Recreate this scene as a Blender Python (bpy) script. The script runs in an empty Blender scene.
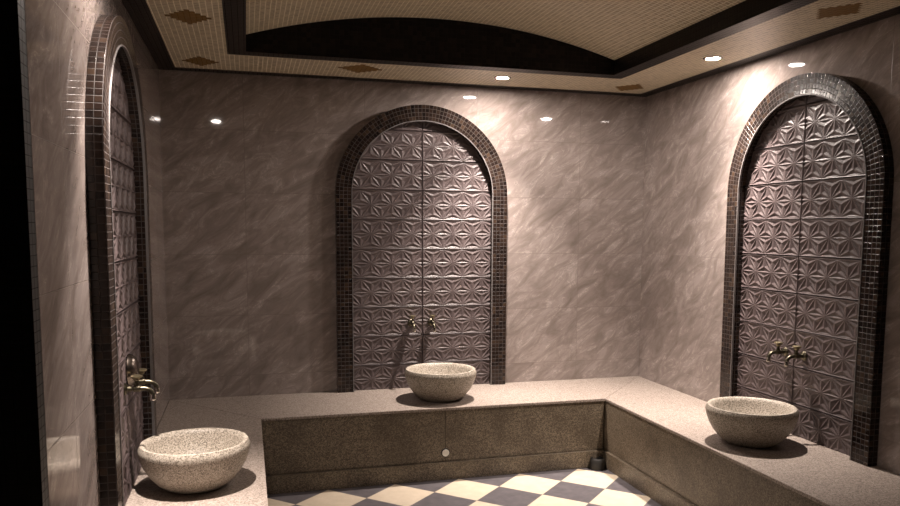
import bpy, bmesh, math
import numpy as np
from mathutils import Matrix, Vector, Euler

# ------------------------------------------------------------------ camera
S = bpy.context.scene
COL = S.collection
CAM_X, CAM_Y, CAM_Z = 0.492, -5.1557, 1.5381
F_PX, CX, CY = 771.88, 461.68, 306.17
cam_data = bpy.data.cameras.new('camera')
cam = bpy.data.objects.new('camera', cam_data)
COL.objects.link(cam)
_R = (Matrix.Rotation(-0.27171, 4, 'Z') @ Matrix.Rotation(-0.09935, 4, 'X') @ Matrix.Rotation(-0.00513, 4, 'Y'))
cam.matrix_world = Matrix.Translation((CAM_X, CAM_Y, CAM_Z)) @ _R @ Matrix.Rotation(math.pi / 2, 4, 'X')
cam_data.sensor_width = 36
cam_data.sensor_fit = 'HORIZONTAL'
cam_data.lens = F_PX / 900 * 36
cam_data.shift_x = -(CX - 450) / 900
cam_data.shift_y = (CY - 253) / 900
cam_data.clip_start = 0.02
S.camera = cam

# ------------------------------------------------------------------ world, exposure
w = bpy.data.worlds.new('world'); S.world = w; w.use_nodes = True
w.node_tree.nodes['Background'].inputs[0].default_value = (1.0, 0.86, 0.72, 1)
w.node_tree.nodes['Background'].inputs[1].default_value = 0.0
S.view_settings.view_transform = 'Standard'
S.view_settings.look = 'None'
S.view_settings.gamma = 1
S.view_settings.exposure = 0.0
LAMP_LEVEL = 1450.0          # frosted lens, every direction
BEAM_WATTS = 21.0
BEAM_SPREAD = 76           # reflector beam of the same lamp
LAMP_TINT = (1.0, 0.872, 0.785)

# ------------------------------------------------------------------ room measures (metres)
W, H, YF = 3.311, 2.5, -6.1
HB = 0.4475
DL, DB, DR = 0.552, 0.657, 0.594
T, FW, AW, AZ = 0.055, 0.105, 1.176, 1.750
AC, RC, LC = 1.648, -1.700, -1.821
RIN = AW / 2 - FW
TH, Z0 = 0.1964, 0.6181
MS = 0.02625

# ------------------------------------------------------------------ node helpers
class N:
    def __init__(s, name):
        s.m = bpy.data.materials.new(name); s.m.use_nodes = True
        s.t = s.m.node_tree; s.b = s.t.nodes['Principled BSDF']
    def n(s, typ, **k):
        x = s.t.nodes.new('ShaderNode' + typ)
        for a, b in k.items(): setattr(x, a, b)
        return x
    def l(s, a, b): s.t.links.new(a, b)
    def _in(s, sock, v):
        if hasattr(v, 'is_output'): s.l(v, sock)
        else: sock.default_value = v
    def math(s, op, a, b=0.0, c=0.0, clamp=False):
        x = s.n('Math', operation=op, use_clamp=clamp)
        s._in(x.inputs[0], a); s._in(x.inputs[1], b)
        if op in ('MULTIPLY_ADD', 'SMOOTH_MIN', 'WRAP', 'COMPARE'): s._in(x.inputs[2], c)
        return x.outputs[0]
    def mix(s, f, a, b, mode='MIX'):
        x = s.n('Mix', data_type='RGBA', blend_type=mode)
        s._in(x.inputs[0], f)
        for q, v in ((6, a), (7, b)):
            if hasattr(v, 'is_output'): s.l(v, x.inputs[q])
            else: x.inputs[q].default_value = (*v, 1)
        return x.outputs[2]
    def smooth(s, v, lo, hi, a=0.0, b=1.0):
        x = s.n('MapRange', interpolation_type='SMOOTHSTEP')
        s._in(x.inputs[0], v)
        for i, q in enumerate((lo, hi, a, b)): x.inputs[i + 1].default_value = q
        return x.outputs[0]
    def ramp(s, v, stops):
        x = s.n('ValToRGB'); r = x.color_ramp
        while len(r.elements) < len(stops): r.elements.new(0.5)
        for e, (p, c) in zip(r.elements, stops): e.position = p; e.color = (*c, 1)
        s._in(x.inputs[0], v); return x.outputs[0]
    def noise(s, vec, scale, detail=4, rough=0.5, dist=0.0):
        x = s.n('TexNoise'); s.l(vec, x.inputs['Vector'])
        x.inputs['Scale'].default_value = scale; x.inputs['Detail'].default_value = detail
        x.inputs['Roughness'].default_value = rough; x.inputs['Distortion'].default_value = dist
        return x.outputs['Fac']
    def uv(s): return s.n('TexCoord').outputs['UV']
    def obj(s): return s.n('TexCoord').outputs['Object']
    def sep(s, v):
        x = s.n('SeparateXYZ'); s.l(v, x.inputs[0]); return x.outputs
    def comb(s, a, b, c=0.0):
        x = s.n('CombineXYZ')
        for i, q in enumerate((a, b, c)): s._in(x.inputs[i], q)
        return x.outputs[0]
    def bump(s, h, strength, dist):
        x = s.n('Bump'); s.l(h, x.inputs['Height'])
        x.inputs['Strength'].default_value = strength; x.inputs['Distance'].default_value = dist
        s.l(x.outputs[0], s.b.inputs['Normal']); return x
    def set(s, **k):
        for a, v in k.items():
            a = {'col': 'Base Color', 'rough': 'Roughness', 'metal': 'Metallic', 'spec': 'Specular IOR Level'}.get(a, a)
            s._in(s.b.inputs[a], (*v, 1) if isinstance(v, tuple) and len(v) == 3 else v)
        return s.m

def edge_mask(q, coord, period, half, offset=0.0):
    """1 on the joint lines at offset + k * period"""
    c = q.math('DIVIDE', q.math('SUBTRACT', coord, offset), period)
    f = q.math('FRACT', c)
    d = q.math('MULTIPLY', q.math('MINIMUM', f, q.math('SUBTRACT', 1.0, f)), period)
    return q.smooth(d, half * 0.5, half * 1.5, 1.0, 0.0), q.math('FLOOR', c)

# ------------------------------------------------------------------ materials
def mosaic(name, size, stops, grout, rough=0.15, groutw=0.0011, bumpd=0.0012, spec=0.5):
    q = N(name); u = q.sep(q.uv())
    mu, iu = edge_mask(q, u[0], size, groutw); mv, iv = edge_mask(q, u[1], size, groutw)
    g = q.math('MAXIMUM', mu, mv)
    wn = q.n('TexWhiteNoise', noise_dimensions='2D'); q.l(q.comb(iu, iv), wn.inputs['Vector'])
    c = q.ramp(wn.outputs['Value'], stops)
    c = q.mix(q.math('MULTIPLY', q.noise(q.uv(), 90, 3), 0.25), c, tuple(x * 0.6 for x in stops[0][1]))
    q.set(col=q.mix(g, c, grout), rough=q.math('MULTIPLY_ADD', g, 0.6, rough), spec=spec)
    h = q.math('SUBTRACT', q.math('MULTIPLY_ADD', wn.outputs['Value'], 0.25, 1.0), g)
    # every tessera sits at its own slight tilt
    tilt = q.math('MULTIPLY', q.math('SUBTRACT', wn.outputs['Value'], 0.5), q.math('FRACT', q.math('DIVIDE', u[0], size)))
    h = q.math('ADD', h, q.math('MULTIPLY', tilt, 0.5))
    q.bump(h, 0.8, bumpd)
    return q.m

M = {}
M['dark_mosaic'] = mosaic('dark brown glazed mosaic', MS,
    [(0.0, (0.012, 0.008, 0.007)), (0.5, (0.020, 0.0125, 0.010)), (0.88, (0.032, 0.020, 0.015)), (1.0, (0.055, 0.034, 0.022))],
    (0.050, 0.041, 0.038), 0.18, 0.0013, spec=0.35)
M['black_mosaic'] = mosaic('near black glazed mosaic', MS,
    [(0.0, (0.006, 0.005, 0.0045)), (0.6, (0.010, 0.008, 0.007)), (1.0, (0.02, 0.015, 0.012))], (0.016, 0.013, 0.012), 0.3, spec=0.15)
M['tan_mosaic'] = mosaic('cream stone mosaic', MS,
    [(0.0, (0.34, 0.275, 0.165)), (0.5, (0.44, 0.36, 0.225)), (1.0, (0.54, 0.45, 0.30))], (0.85, 0.79, 0.65), 0.3, 0.0021)
M['ochre_mosaic'] = mosaic('ochre brown mosaic inlay', MS,
    [(0.0, (0.17, 0.088, 0.012)), (1.0, (0.21, 0.11, 0.016))], (0.17, 0.09, 0.014), 0.5)

def marble():
    q = N('cream pink veined wall tile'); u = q.sep(q.uv())
    mu, iu = edge_mask(q, u[0], 0.7687, 0.0014, 0.492); mv, iv = edge_mask(q, u[1], 0.392, 0.0014, 0.977)
    g = q.math('MAXIMUM', mu, mv)
    wn = q.n('TexWhiteNoise', noise_dimensions='2D'); q.l(q.comb(iu, iv), wn.inputs['Vector'])
    off = q.math('MULTIPLY', wn.outputs['Value'], 0.35)
    a = math.radians(37); ca, sa = math.cos(a), math.sin(a)
    along = q.math('ADD', q.math('MULTIPLY', u[0], ca), q.math('MULTIPLY', u[1], sa))
    acr = q.math('ADD', q.math('MULTIPLY', u[0], -sa), q.math('MULTIPLY', u[1], ca))
    v = q.comb(q.math('MULTIPLY', along, 2.6), q.math('MULTIPLY', acr, 7.5), off)
    n1 = q.noise(v, 1.5, 6, 0.6, 1.1)
    n2 = q.noise(q.comb(q.math('MULTIPLY', along, 3.0), q.math('MULTIPLY', acr, 8.0), q.math('ADD', off, 7.3)), 1.2, 6, 0.6, 1.3)
    c = q.ramp(n1, [(0.28, (0.19, 0.157, 0.14)), (0.44, (0.25, 0.208, 0.19)), (0.58, (0.31, 0.262, 0.243)), (0.78, (0.37, 0.318, 0.298))])
    vein = q.smooth(q.math('ABSOLUTE', q.math('SUBTRACT', n2, 0.53)), 0.0, 0.016, 1.0, 0.0)
    patch = q.smooth(n1, 0.42, 0.62)
    c = q.mix(q.math('MULTIPLY', q.math('MULTIPLY', vein, patch), 0.75), c, (0.48, 0.42, 0.38))
    dv = q.smooth(q.math('ABSOLUTE', q.math('SUBTRACT', n2, 0.44)), 0.0, 0.03, 1.0, 0.0)
    c = q.mix(q.math('MULTIPLY', dv, 0.35), c, (0.18, 0.148, 0.128))
    q.set(col=q.mix(q.math('MULTIPLY', g, 0.75), c, (0.15, 0.12, 0.10)), rough=q.math('MULTIPLY_ADD', g, 0.4, 0.035), spec=0.4)
    wav = q.noise(q.uv(), 3.0, 1)
    q.bump(q.math('SUBTRACT', q.math('MULTIPLY', wav, 0.5), q.math('MULTIPLY', g, 1.0)), 0.35, 0.0006)
    return q.m
M['marble'] = marble()
M['pillar_mosaic'] = mosaic('matt black mosaic', MS, [(0.0, (0.004, 0.0035, 0.003)), (1.0, (0.008, 0.0065, 0.006))], (0.011, 0.009, 0.009), 0.55)

def granite(name, cols, scale=1.0, rough=0.35, damp=0.0):
    q = N(name); o = q.obj()
    a = q.noise(o, 260 * scale, 2, 0.6); b = q.noise(o, 120 * scale, 3, 0.7); c0 = q.noise(o, 5, 4, 0.55)
    v = q.n('TexVoronoi'); q.l(o, v.inputs['Vector']); v.inputs['Scale'].default_value = 150 * scale
    grain = q.sep(v.outputs['Color'])[0]
    mixv = q.math('ADD', q.math('MULTIPLY', grain, 0.55), q.math('MULTIPLY', b, 0.45))
    c = q.ramp(mixv, [(0.18, cols[0]), (0.40, cols[1]), (0.6, cols[2]), (0.85, cols[3])])
    c = q.mix(q.smooth(a, 0.60, 0.70), c, cols[0])
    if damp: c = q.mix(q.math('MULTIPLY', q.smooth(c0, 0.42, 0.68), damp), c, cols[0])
    q.set(col=c, rough=q.math('MULTIPLY_ADD', a, 0.15, rough), spec=0.4)
    q.bump(mixv, 0.25, 0.0006)
    return q.m
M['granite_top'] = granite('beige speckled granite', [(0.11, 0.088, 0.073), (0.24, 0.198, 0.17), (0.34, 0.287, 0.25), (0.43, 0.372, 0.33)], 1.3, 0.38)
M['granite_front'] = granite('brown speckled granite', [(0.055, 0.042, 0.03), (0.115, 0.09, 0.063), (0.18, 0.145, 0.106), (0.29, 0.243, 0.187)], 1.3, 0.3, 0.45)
M['granite_bowl'] = granite('grey speckled granite', [(0.09, 0.077, 0.06), (0.28, 0.242, 0.195), (0.42, 0.37, 0.31), (0.55, 0.495, 0.425)], 1.7, 0.42)

def relief_mat():
    q = N('satin mauve brown relief tile'); o = q.obj()
    c = q.ramp(q.noise(o, 9, 4), [(0.3, (0.078, 0.058, 0.058)), (0.7, (0.102, 0.077, 0.076))])
    return q.set(col=c, rough=0.47, spec=0.5, metal=0.0)
M['relief'] = relief_mat()

def floor_mat():
    q = N('cream and slate checker floor tile'); u = q.sep(q.obj())
    x = q.math('SUBTRACT', u[0], 0.726); y = q.math('ADD', u[1], 0.671)
    k = 1 / 0.4
    a = q.math('ADD', q.math('ADD', q.math('MULTIPLY', q.math('ADD', x, y), k), 0.5), 40.0)
    b = q.math('ADD', q.math('ADD', q.math('MULTIPLY', q.math('SUBTRACT', x, y), k), 0.5), 40.0)
    ma, ia = edge_mask(q, a, 1.0, 0.004); mb, ib = edge_mask(q, b, 1.0, 0.004)
    g = q.math('MAXIMUM', ma, mb)
    par = q.math('MULTIPLY', q.math('FRACT', q.math('MULTIPLY', q.math('ADD', ia, ib), 0.5)), 2.0)
    n = q.noise(q.obj(), 14, 5, 0.65)
    light = q.ramp(n, [(0.3, (0.52, 0.44, 0.335)), (0.7, (0.60, 0.51, 0.40))])
    dark = q.ramp(n, [(0.3, (0.075, 0.068, 0.074)), (0.7, (0.125, 0.113, 0.12))])
    c = q.mix(q.math('GREATER_THAN', par, 0.5), dark, light)
    q.set(col=q.mix(q.math('MULTIPLY', g, 0.6), c, (0.20, 0.16, 0.12)), rough=0.45, spec=0.35)
    q.bump(g, -0.3, 0.001)
    return q.m
M['floor'] = floor_mat()

def plain(name, col, rough=0.4, metal=0.0, spec=0.5):
    q = N(name)
    c = q.mix(q.math('MULTIPLY', q.noise(q.obj(), 60, 3), 0.35), col, tuple(x * 0.75 for x in col))
    return q.set(col=c, rough=rough, metal=metal, spec=spec)
M['brass'] = plain('tarnished bronze', (0.125, 0.112, 0.08), 0.34, 1.0)
M['handle_brass'] = plain('worn brass', (0.42, 0.36, 0.23), 0.35, 1.0)
M['chrome'] = plain('bright chrome', (0.85, 0.82, 0.76), 0.1, 1.0)
M['dark_metal'] = plain('dark steel', (0.20, 0.17, 0.15), 0.25, 1.0)
M['white_plastic'] = plain('off white plastic', (0.55, 0.50, 0.46), 0.35)
M['cap_plastic'] = plain('white plastic', (0.80, 0.77, 0.70), 0.3)
M['trim_plastic'] = plain('grey plastic edge strip', (0.15, 0.138, 0.135), 0.5)
M['black_rubber'] = plain('black rubber', (0.012, 0.011, 0.010), 0.5)
M['plaster'] = plain('dim plaster', (0.20, 0.15, 0.12), 0.8)
def glow(level):
    q = N('lit frosted lamp lens')
    q.set(col=(0.9, 0.85, 0.8), rough=0.4)
    q.b.inputs['Emission Color'].default_value = (*LAMP_TINT, 1)
    q.b.inputs['Emission Strength'].default_value = level
    return q.m
M['lens'] = glow(LAMP_LEVEL)
M['dim_lens'] = glow(LAMP_LEVEL * 0.55)

# ------------------------------------------------------------------ object helpers
def link(name, me, mat=None, parent=None):
    o = bpy.data.objects.new(name, me); COL.objects.link(o)
    if mat is not None:
        for m_ in (mat if isinstance(mat, list) else [mat]): me.materials.append(m_)
    if parent is not None: o.parent = parent
    return o
def tag(o, label=None, cat=None, group=None, kind=None):
    if label: o['label'] = label
    if cat: o['category'] = cat
    if group: o['group'] = group
    if kind: o['kind'] = kind
    return o
def empty(name, loc, rotz=0.0):
    o = bpy.data.objects.new(name, None); COL.objects.link(o)
    o.location = loc; o.rotation_euler = (0, 0, rotz); o.empty_display_size = 0.1
    return o
def quads(name, polys, uvs=None, mat=None, parent=None):
    """polys: list of lists of 3D points; uvs the same shape"""
    me = bpy.data.meshes.new(name); vs = []; fs = []
    for pgn in polys:
        fs.append(list(range(len(vs), len(vs) + len(pgn)))); vs += [tuple(p) for p in pgn]
    me.from_pydata(vs, [], fs)
    if uvs:
        l = me.uv_layers.new(name='UVMap'); i = 0
        for pgn in uvs:
            for c in pgn: l.data[i].uv = c; i += 1
    me.validate(); me.update()
    return link(name, me, mat, parent)
def box_bm(bm, x0, x1, y0, y1, z0, z1, bevel=0.0):
    r = bmesh.ops.create_cube(bm, size=1.0)
    vs = r['verts']
    for v in vs:
        v.co = Vector((x0 + (v.co.x + .5) * (x1 - x0), y0 + (v.co.y + .5) * (y1 - y0), z0 + (v.co.z + .5) * (z1 - z0)))
    if bevel:
        es = list({e for v in vs for e in v.link_edges})
        bmesh.ops.bevel(bm, geom=es, offset=bevel, segments=2, affect='EDGES', profile=0.6)
def bm_obj(name, bm, mat, parent=None, smooth=False):
    me = bpy.data.meshes.new(name)
    bmesh.ops.recalc_face_normals(bm, faces=bm.faces)
    bm.to_mesh(me); bm.free()
    if smooth:
        me.polygons.foreach_set('use_smooth', [True] * len(me.polygons))
    return link(name, me, mat, parent)
def sharp(o, deg=35):
    me = o.data; bm = bmesh.new(); bm.from_mesh(me)
    for e in bm.edges:
        if len(e.link_faces) == 2 and e.calc_face_angle() > math.radians(deg): e.smooth = False
    for f in bm.faces: f.smooth = True
    bm.to_mesh(me); bm.free()
def lathe(bm, prof, n=48, mat=Matrix(), close=True):
    rings = []
    for r, z in prof:
        if r < 1e-6: rings.append([bm.verts.new(mat @ Vector((0, 0, z)))])
        else: rings.append([bm.verts.new(mat @ Vector((r * math.cos(2 * math.pi * i / n), r * math.sin(2 * math.pi * i / n), z))) for i in range(n)])
    for a, b in zip(rings, rings[1:]):
        for i in range(n):
            j = (i + 1) % n
            if len(a) == 1 and len(b) == 1: continue
            if len(a) == 1: bm.faces.new((a[0], b[j], b[i]))
            elif len(b) == 1: bm.faces.new((a[i], a[j], b[0]))
            else: bm.faces.new((a[i], a[j], b[j], b[i]))
def tube(bm, pts, rad, n=14):
    """closed tube through points, rad scalar or list"""
    pts = [Vector(p) for p in pts]; rads = rad if isinstance(rad, list) else [rad] * len(pts)
    rings = []
    for i, p in enumerate(pts):
        d = (pts[min(i + 1, len(pts) - 1)] - pts[max(i - 1, 0)]).normalized()
        up = Vector((0, 0, 1)) if abs(d.z) < 0.95 else Vector((0, 1, 0))
        a = d.cross(up).normalized(); b = d.cross(a).normalized()
        if rings and (a - prev).length > 1.0 and (a + prev).length < (a - prev).length: a, b = -a, -b
        prev = a
        rings.append([bm.verts.new(p + rads[i] * (math.cos(2 * math.pi * k / n) * a + math.sin(2 * math.pi * k / n) * b)) for k in range(n)])
    for A, B in zip(rings, rings[1:]):
        for k in range(n):
            j = (k + 1) % n; bm.faces.new((A[k], A[j], B[j], B[k]))
    bm.faces.new(rings[0]); bm.faces.new(rings[-1][::-1])
def copy_tree(o, parent=None):
    c = o.copy(); COL.objects.link(c)
    if parent is not None: c.parent = parent
    for ch in [x for x in bpy.data.objects if x.parent == o]: copy_tree(ch, c)
    return c

# ------------------------------------------------------------------ setting: walls, floor
def wall(name, a, b, z0, z1, uv0, uv1, mat, thick):
    """vertical wall from a to b seen on its inner face; thick = outward vector"""
    (ax, ay), (bx, by) = a, b; tx, ty = thick
    P = [(ax, ay, z0), (bx, by, z0), (bx, by, z1), (ax, ay, z1)]
    Q = [(x + tx, y + ty, z) for x, y, z in P]
    U = [(uv0, z0), (uv1, z0), (uv1, z1), (uv0, z1)]
    polys = [P, Q[::-1], [P[1], Q[1], Q[2], P[2]], [P[0], P[3], Q[3], Q[0]], [P[3], P[2], Q[2], Q[3]], [P[0], Q[0], Q[1], P[1]]]
    o = quads(name, polys, [U] * 6, mat)
    bm = bmesh.new(); bm.from_mesh(o.data); bmesh.ops.remove_doubles(bm, verts=bm.verts, dist=1e-5)
    bmesh.ops.recalc_face_normals(bm, faces=bm.faces); bm.to_mesh(o.data); bm.free()
    return tag(o, kind='structure')
ZT = 2.95
wall('wall_back', (0, 0), (W, 0), 0, ZT, 0, W, M['marble'], (0, 0.12))
wall('wall_right', (W, 0), (W, YF), 0, ZT, 0.561, 0.561 - YF, M['marble'], (0.12, 0))
U0 = 0.492 + 3 * 0.7687 - 0.35
YP = -3.062; XL = -1.4            # the near part of the room is wider on the left
wall('wall_left', (0, YP), (0, 0), 0, ZT, YP + U0, U0, M['marble'], (-0.12, 0))
wall('wall_left', (XL, YF), (XL, YP + 0.14), 0, ZT, 0, YP - YF, M['pillar_mosaic'], (-0.12, 0))
wall('wall_front', (W, YF), (XL, YF), 0, ZT, 0, W, M['black_mosaic'], (0, -0.12))
bm = bmesh.new(); box_bm(bm, XL - 0.12, W + 0.12, YF - 0.12, 0.12, -0.1, 0.0)
tag(bm_obj('floor', bm, M['floor']), kind='structure')

# ------------------------------------------------------------------ setting: ceiling
TS = 0.1013                                   # dark strip along the walls
SX0, SX1, SY0, SY1 = 0.4134, 2.825, -0.554, -4.6   # outer edge of the dark border round the vault
VX0, VX1, VY0, VY1 = 0.513, 2.725, -0.654, -4.5    # vault opening
ZS, RISE = 2.59, 0.165
def ring(o0, o1, z, down=True):
    """flat rectangular ring between outer rect o0 and inner rect o1 (x0,x1,y0,y1)"""
    X0, X1, Y0, Y1 = o0; x0, x1, y0, y1 = o1
    P = []
    P.append([(X0, Y0), (X1, Y0), (x1, y0), (x0, y0)])
    P.append([(X1, Y0), (X1, Y1), (x1, y1), (x1, y0)])
    P.append([(X1, Y1), (X0, Y1), (x0, y1), (x1, y1)])
    P.append([(X0, Y1), (X0, Y0), (x0, y0), (x0, y1)])
    return [[(x, y, z) for x, y in p] for p in P], [[(x - 0.004, y - 0.006) for x, y in p] for p in P]
# cream soffit + barrel vault
polys, uvs = ring((TS, W - TS, -TS, YF + TS), (SX0, SX1, SY0, SY1), H)
half = (VX1 - VX0) / 2; xm = (VX0 + VX1) / 2
RV = (half ** 2 + RISE ** 2) / (2 * RISE); am = math.asin(half / RV); zc = ZS + RISE - RV
arc = []
for i in range(65):
    a = -am + 2 * am * i / 64
    arc.append((xm + RV * math.sin(a), zc + RV * math.cos(a), RV * a))
for (xa, za, sa_), (xb, zb, sb_) in zip(arc, arc[1:]):
    polys.append([(xa, VY0, za), (xb, VY0, zb), (xb, VY1, zb), (xa, VY1, za)])
    uvs.append([(sa_, VY0), (sb_, VY0), (sb_, VY1), (sa_, VY1)])
ceiling = tag(quads('ceiling', polys, uvs, M['tan_mosaic']), kind='structure')
# structural slab over everything
bm = bmesh.new(); box_bm(bm, XL - 0.12, W + 0.12, YF - 0.12, 0.12, ZT, ZT + 0.1)
tag(bm_obj('trim_1', bm, M['plaster']), kind='structure')
# dark strip against the walls, dark border and risers / lunettes round the vault
polys, uvs = ring((0, W, 0, YF), (TS, W - TS, -TS, YF + TS), H)
polys.append([(XL, YF, H), (0, YF, H), (0, YP - 0.061, H), (XL, YP - 0.061, H)])
uvs.append([(XL, YF), (0, YF), (0, YP), (XL, YP)])
tag(quads('trim_2', polys, uvs, M['black_mosaic']), kind='structure')
polys, uvs = ring((SX0, SX1, SY0, SY1), (VX0, VX1, VY0, VY1), H)
for X in (VX0, VX1):
    polys.append([(X, VY0, H), (X, VY1, H), (X, VY1, ZS), (X, VY0, ZS)])
    uvs.append([(VY0, H), (VY1, H), (VY1, ZS), (VY0, ZS)])
for Y in (VY0, VY1):
    polys.append([(VX0, Y, H), (VX1, Y, H)] + [(x, Y, z) for x, z, s_ in arc[::-1]])
    uvs.append([(VX0, H), (VX1, H)] + [(x, z) for x, z, s_ in arc[::-1]])
tag(quads('trim_3', polys, uvs, M['black_mosaic']), kind='structure')

# ochre stepped diamonds inlaid in the soffit
def diamond(cx, cy, wide=0.86):
    bm = bmesh.new(); n = 4
    for j in range(-n, n + 1):
        k = n - abs(j)
        x0, x1 = cx - (k + 0.5) * MS * wide, cx + (k + 0.5) * MS * wide
        y0, y1 = cy + (j - 0.5) * MS * 1.08, cy + (j + 0.5) * MS * 1.08
        vs = [bm.verts.new((x, y, H - 0.0012)) for x, y in ((x0, y0), (x1, y0), (x1, y1), (x0, y1))]
        bm.faces.new(vs)
    r = bmesh.ops.extrude_face_region(bm, geom=list(bm.faces))
    for v in [g for g in r['geom'] if isinstance(g, bmesh.types.BMVert)]: v.co.z += 0.003
    uvl = bm.loops.layers.uv.new('UVMap')
    for f in bm.faces:
        for l in f.loops: l[uvl].uv = (l.vert.co.x - 0.004, l.vert.co.y - 0.006)
    return bm_obj('diamond_inlay', bm, M['ochre_mosaic'], ceiling)
for c in ((0.258, -1.30), (0.258, -0.318), (1.178, -0.385, 1.12), (3.02, -0.300), (3.02, -2.225)): diamond(*c)

# ------------------------------------------------------------------ recessed downlights
def downlight(x, y, label, spread=BEAM_SPREAD, watts=BEAM_WATTS, lens='lens'):
    t = tag(empty('downlight', (x, y, H)), label, 'ceiling light', 'round recessed lights in the ceiling')
    bm = bmesh.new()
    lathe(bm, [(0.038, 0.0), (0.038, -0.0035), (0.041, -0.005), (0.049, -0.0045), (0.054, -0.001), (0.054, 0.0)], 40)
    sharp(bm_obj('trim_ring', bm, M['dark_metal'], t))
    bm = bmesh.new(); lathe(bm, [(0.0, -0.0042), (0.0375, -0.0038), (0.0375, -0.0005), (0, -0.0005)], 40)
    bm_obj('lens', bm, M[lens], t)
    ld = bpy.data.lights.new('beam', 'AREA'); ld.shape = 'DISK'; ld.size = 0.06
    ld.energy = watts; ld.color = LAMP_TINT; ld.spread = math.radians(spread)
    lo = bpy.data.objects.new('beam', ld); COL.objects.link(lo); lo.parent = t; lo.location = (0, 0, -0.0052)
    return t
downlight(2.085, -0.376, 'lit round downlight in the back ceiling strip near the middle arch')
downlight(3.035, -1.250, 'lit round downlight in the ceiling strip along the right wall')
downlight(0.255, -2.280, 'lit round downlight in the ceiling strip above the left arch', 60, 19.0, 'dim_lens')

# ------------------------------------------------------------------ granite benches
BENCH = tag(empty('granite_bench', (AC, -0.33, 0)), 'U-shaped built-in granite bench running round the three walls', 'bench')
def bench(top_poly, fronts):
    """top_poly: xy outline of slab; fronts: list of (axis, pos, a, b, dir) faces"""
    t = BENCH; ox, oy = AC, -0.33
    bm = bmesh.new()
    lo = [bm.verts.new((x - ox, y - oy, HB - 0.016)) for x, y in top_poly]
    f = bm.faces.new(lo)
    r = bmesh.ops.extrude_face_region(bm, geom=[f])
    for v in [g for g in r['geom'] if isinstance(g, bmesh.types.BMVert)]: v.co.z = HB
    bmesh.ops.bevel(bm, geom=list(bm.edges), offset=0.002, segments=2, affect='EDGES')
    bm_obj('bench_top', bm, M['granite_top'], t)
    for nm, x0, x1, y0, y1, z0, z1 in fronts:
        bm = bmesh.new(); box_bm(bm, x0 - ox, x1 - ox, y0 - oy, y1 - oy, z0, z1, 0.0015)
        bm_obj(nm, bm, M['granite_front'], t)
    return t
ZP, LIP, PT = 0.1083, 0.006, 0.03
G = 0.0008
xr = W - DR
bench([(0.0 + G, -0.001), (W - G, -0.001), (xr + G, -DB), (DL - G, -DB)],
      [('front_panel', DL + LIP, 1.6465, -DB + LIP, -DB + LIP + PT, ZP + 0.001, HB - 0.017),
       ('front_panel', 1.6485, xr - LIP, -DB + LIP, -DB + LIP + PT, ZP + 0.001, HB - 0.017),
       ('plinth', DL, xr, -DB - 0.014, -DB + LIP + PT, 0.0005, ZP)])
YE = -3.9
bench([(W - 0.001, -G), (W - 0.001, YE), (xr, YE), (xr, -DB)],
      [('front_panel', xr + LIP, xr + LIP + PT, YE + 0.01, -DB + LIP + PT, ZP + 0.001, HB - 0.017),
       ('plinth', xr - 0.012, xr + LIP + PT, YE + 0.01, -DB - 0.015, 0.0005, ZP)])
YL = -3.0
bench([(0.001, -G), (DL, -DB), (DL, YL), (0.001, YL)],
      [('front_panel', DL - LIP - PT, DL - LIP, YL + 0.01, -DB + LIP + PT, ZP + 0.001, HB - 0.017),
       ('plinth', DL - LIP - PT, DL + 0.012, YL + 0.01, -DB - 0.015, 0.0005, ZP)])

# ------------------------------------------------------------------ arches with relief tile field
def sweep_arch(profile, name, mat, parent, az=AZ):
    """profile: list of (radius, depth) ; path = leg up, half circle, leg down. local x across, y out of the wall (negative = into room), z up from bench"""
    hleg = az - HB
    path = []
    for i in range(13): path.append(('L', hleg * i / 12))
    for i in range(1, 64): path.append(('A', math.pi * i / 64))
    for i in range(13): path.append(('R', hleg * (1 - i / 12)))
    vd = [0.0]
    for (r0, d0), (r1, d1) in zip(profile, profile[1:]): vd.append(vd[-1] + math.hypot(r1 - r0, d1 - d0))
    Rref = AW / 2
    vs, us = [], []
    for kind, q in path:
        for (r, d), v in zip(profile, vd):
            if kind == 'L': vs.append((-r, -d, q)); us.append((q, v))
            elif kind == 'R': vs.append((r, -d, q)); us.append((2 * hleg + math.pi * Rref - q, v))
            else: vs.append((-r * math.cos(q), -d, hleg + r * math.sin(q))); us.append((hleg + Rref * q, v))
    k = len(profile); fs = []; 
    for i in range(len(path) - 1):
        for j in range(k - 1):
            fs.append((i * k + j, i * k + j + 1, (i + 1) * k + j + 1, (i + 1) * k + j))
    me = bpy.data.meshes.new(name); me.from_pydata(vs, [], fs)
    l = me.uv_layers.new(name='UVMap')
    for lp in me.loops: l.data[lp.index].uv = us[lp.vertex_index]
    me.update()
    bm = bmesh.new(); bm.from_mesh(me); bmesh.ops.recalc_face_normals(bm, faces=bm.faces)
    # close: bottom ends
    bm.to_mesh(me); bm.free()
    return link(name, me, mat, parent)

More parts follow.
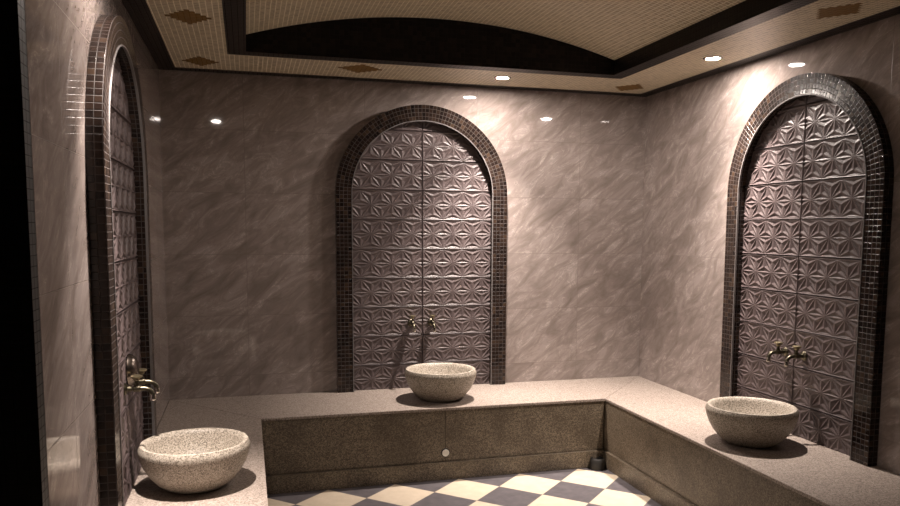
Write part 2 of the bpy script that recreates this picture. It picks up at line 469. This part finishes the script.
def relief_mesh(AZ):
    """embossed hemp-leaf star tiles, real height field clipped to the arch opening"""
    a, th = 0.141, TH
    bh = (th - 0.016) / 2                       # vertical distance between star rows
    nx, nz = 281, 540
    xs = np.linspace(-RIN - 0.02, RIN + 0.02, nx)
    top = AZ + RIN + 0.02
    zs = np.linspace(HB + 0.001, top, nz)
    X, Z = np.meshgrid(xs, zs)
    zt = np.mod(Z - Z0, th)                     # height inside its own tile
    xt = np.abs(X)
    # lattice coords with a star at (a/2, th/2): rows at th/2 + k*bh
    v = (zt - th / 2) / bh
    u = (xt - a / 2) / a - v * 0.5
    fu, fv = u - np.floor(u), v - np.floor(v)
    low = (fu + fv) < 1
    b0 = np.where(low, 1 - fu - fv, fu + fv - 1); b1 = np.where(low, fu, 1 - fu); b2 = np.where(low, fv, 1 - fv)
    B = np.sort(np.stack([b0, b1, b2]), axis=0)
    # sub-triangle of the smallest coordinate: its own barycentrics against the centroid
    w0 = 3 * B[0]; w1 = B[1] - B[0]; w2 = B[2] - B[0]
    pit = np.minimum(np.minimum(w0, w1), w2) * 3
    h = 0.0105 - 0.0055 * np.clip(pit * 1.3, 0, 1)
    e = np.minimum(zt, th - zt)
    rim = e < 0.0090
    h = np.where(rim, np.where(e < 0.0060, 0.0108, 0.0085), h)
    h = np.where(e < 0.0026, 0.001, h)
    h = np.where(xt < 0.0010, 0.002, h)
    h = np.where((xt < 0.0060) & (xt >= 0.0010) & ~(e < 0.0026), 0.0105, h)
    inside = np.where(Z <= AZ, np.abs(X) <= RIN + 0.012, np.hypot(X, Z - AZ) <= RIN + 0.012)
    idx = -np.ones(X.shape, int); idx[inside] = np.arange(inside.sum())
    verts = np.stack([X[inside], -h[inside], Z[inside] - HB], 1)
    q = inside[:-1, :-1] & inside[1:, :-1] & inside[:-1, 1:] & inside[1:, 1:]
    ii, jj = np.nonzero(q)
    faces = np.stack([idx[ii, jj], idx[ii, jj + 1], idx[ii + 1, jj + 1], idx[ii + 1, jj]], 1)
    me = bpy.data.meshes.new('relief_panel')
    me.from_pydata(verts.tolist(), [], faces.tolist())
    me.materials.append(M['relief']); me.update()
    return me
RELIEF = relief_mesh(AZ)

def arch(label, loc, rotz, az=AZ):
    t = tag(empty('mosaic_arch', loc, rotz), label, 'arch', 'mosaic framed wall arches')
    sweep_arch([(AW / 2, 0.0), (AW / 2, T), (AW / 2 - FW, T), (AW / 2 - FW, 0.0)], 'arch_frame', M['dark_mosaic'], t, az)
    e = AW / 2 - FW
    sweep_arch([(e + 0.0030, T - 0.001), (e + 0.0030, T + 0.0025), (e - 0.0030, T + 0.0025), (e - 0.0030, T - 0.008), (e + 0.0005, T - 0.008)], 'edge_trim', M['trim_plastic'], t, az)
    link('relief_panel', RELIEF if az == AZ else relief_mesh(az), None, t)
    return t
arch('dark mosaic round arch in the middle of the back wall, seen front-on', (AC, 0, HB), 0.0, AZ + 0.02)
arch('dark mosaic round arch on the right wall, behind the right basin', (W, RC, HB), -math.pi / 2)
arch('dark mosaic round arch seen edge-on against the left wall', (0, LC, HB), math.pi / 2)

# ------------------------------------------------------------------ stone basins
def basin(label, x, y, rz=0.0, size=1.0):
    hgt, R0 = 0.192, 0.227
    pr = [(0.0, 0.0), (0.112, 0.0), (0.124, 0.004), (0.155, 0.026), (0.187, 0.064), (0.209, 0.104), (0.222, 0.142), (R0, 0.168),
          (0.2235, 0.180), (0.217, hgt + 0.001), (0.207, hgt + 0.002), (0.197, hgt - 0.003), (0.190, 0.172), (0.183, 0.155), (0.165, 0.115), (0.135, 0.075), (0.09, 0.048), (0.035, 0.040), (0.018, 0.038), (0.016, 0.034), (0.0, 0.034)]
    pr = [(r_ * size, z_ * size) for r_, z_ in pr]
    bm = bmesh.new(); lathe(bm, pr, 72)
    o = bm_obj('stone_basin', bm, M['granite_bowl'], None, True)
    sharp(o, 50)
    o.location = (x, y, HB + 0.0005); o.rotation_euler = (0, 0, rz)
    return tag(o, label, 'basin', 'round speckled stone basins on the benches')
basin('round speckled stone basin below the back wall arch', 1.680, -0.392, 0.0, 1.022)
basin('round speckled stone basin on the right bench by the right arch', 2.984, -1.79, 1.1)
basin('round speckled stone basin on the left bench, beside the edge-on left arch', 0.264, -1.775, 2.3)

# ------------------------------------------------------------------ taps
def tap():
    t = empty('wall_tap', (0, 0, 0))
    bm = bmesh.new()
    X90 = Matrix.Rotation(math.pi / 2, 4, 'X')      # lathe axis z -> -y
    lathe(bm, [(0.0, 0.006), (0.024, 0.006), (0.025, 0.010), (0.021, 0.015), (0.011, 0.019), (0.011, 0.03), (0, 0.03)], 24, X90)
    o = bm_obj('wall_flange', bm, M['brass'], t); sharp(o)
    bm = bmesh.new()
    tube(bm, [(0, -0.015, 0), (0, -0.038, 0), (0, -0.042, 0), (0, -0.064, 0), (0, -0.068, 0), (0, -0.085, -0.001), (0, -0.100, -0.006), (0, -0.109, -0.016), (0, -0.112, -0.030)],
         [0.009, 0.009, 0.014, 0.014, 0.010, 0.0095, 0.0095, 0.0095, 0.010], 16)
    tube(bm, [(0, -0.053, 0.008), (0, -0.053, 0.020), (0, -0.053, 0.022), (0, -0.053, 0.034)], [0.011, 0.011, 0.0075, 0.006], 16)
    o = bm_obj('body', bm, M['brass'], t); sharp(o)
    bm = bmesh.new()
    Tm = Matrix.Translation((0, -0.112, -0.050))
    lathe(bm, [(0.0, 0.024), (0.0115, 0.024), (0.0125, 0.018), (0.0115, 0.012), (0.0125, 0.006), (0.011, 0.0), (0.007, 0.0), (0.006, 0.01), (0, 0.01)], 20, Tm)
    o = bm_obj('spout_tip', bm, M['chrome'], t); sharp(o)
    bm = bmesh.new()
    Th = Matrix.Translation((0, -0.053, 0.033))
    lathe(bm, [(0.0, 0.0), (0.010, 0.0), (0.013, 0.004), (0.012, 0.010), (0.020, 0.0125), (0.0235, 0.016), (0.0225, 0.020), (0.016, 0.0225), (0, 0.0225)], 24, Th)
    o = bm_obj('round_handle', bm, M['handle_brass'], t); sharp(o)
    return t
TG = 'brass wall taps above the stone basins'
tap0 = tap()
spots = [((1.566, -0.002, 0.900), 0.0, 'left brass tap on the back wall arch tiles'),
         ((1.706, -0.002, 0.900), 0.0, 'right brass tap on the back wall arch tiles'),
         ((W - 0.002, -1.630, 0.885), -math.pi / 2, 'brass tap on the right arch tiles, nearer the room corner'),
         ((W - 0.002, -1.775, 0.885), -math.pi / 2, 'brass tap on the right arch tiles, farther from the room corner'),
         ((0.002, -1.860, 0.893), math.pi / 2, 'brass tap on the left wall arch, nearest the camera'),
         ((0.002, -1.715, 0.893), math.pi / 2, 'brass tap on the left wall arch, behind the nearest one')]
for i, (loc, rz, lab) in enumerate(spots):
    o = tap0 if i == 0 else copy_tree(tap0)
    o.location = loc; o.rotation_euler = (0, 0, rz)
    tag(o, lab, 'tap', TG)
# round steel plate behind the left taps
bm = bmesh.new()
lathe(bm, [(0.0, 0.004), (0.062, 0.004), (0.066, 0.010), (0.062, 0.022), (0.050, 0.036), (0.030, 0.046), (0.0, 0.050)], 40, Matrix.Rotation(math.pi / 2, 4, 'Y'))
o = bm_obj('wall_plate', bm, M['dark_metal']); sharp(o, 50)
o.location = (0.005, -1.760, 0.955)
tag(o, 'dark round steel plate on the left arch tiles above the taps', 'wall plate')

# ------------------------------------------------------------------ small fittings
o = empty('drain_cap', (1.6475, -DB + LIP, 0.166))
bm = bmesh.new()
lathe(bm, [(0.0, 0.0), (0.0275, 0.0), (0.028, 0.003), (0.026, 0.005), (0.0, 0.005)], 32, Matrix.Rotation(math.pi / 2, 4, 'X'))
sharp(bm_obj('rubber_gasket', bm, M['black_rubber'], o))
bm = bmesh.new()
lathe(bm, [(0.0, 0.0052), (0.022, 0.0052), (0.0225, 0.009), (0.019, 0.012), (0.017, 0.010), (0.0, 0.010)], 32, Matrix.Rotation(math.pi / 2, 4, 'X'))
sharp(bm_obj('cover', bm, M['cap_plastic'], o))
tag(o, 'small white round cap on the front of the back bench', 'drain cap')
bm = bmesh.new()
lathe(bm, [(0.0, 0.0), (0.050, 0.0), (0.052, 0.012), (0.048, 0.062), (0.040, 0.072), (0.034, 0.062), (0.0, 0.060)], 28)
o = bm_obj('floor_drain', bm, M['black_rubber']); sharp(o)
o.location = (xr - 0.068, -DB - 0.045, 0.0005)
tag(o, 'black rubber floor drain in the corner between back and right benches', 'floor drain')

# ------------------------------------------------------------------ dark pillar by the left edge of the view
bm = bmesh.new(); box_bm(bm, XL, -0.0005, YP - 0.06, YP - 0.001, 0.001, ZT - 0.001, 0.0)
uvl = bm.loops.layers.uv.new('UVMap')
for f in bm.faces:
    for l in f.loops:
        c = l.vert.co
        l[uvl].uv = ((c.y if abs(f.normal.x) > 0.5 else c.x), c.z if abs(f.normal.z) < 0.5 else c.y)
o = bm_obj('mosaic_pillar', bm, M['pillar_mosaic'])
tag(o, 'near-black mosaic pier standing at the near end of the left wall', 'pillar')
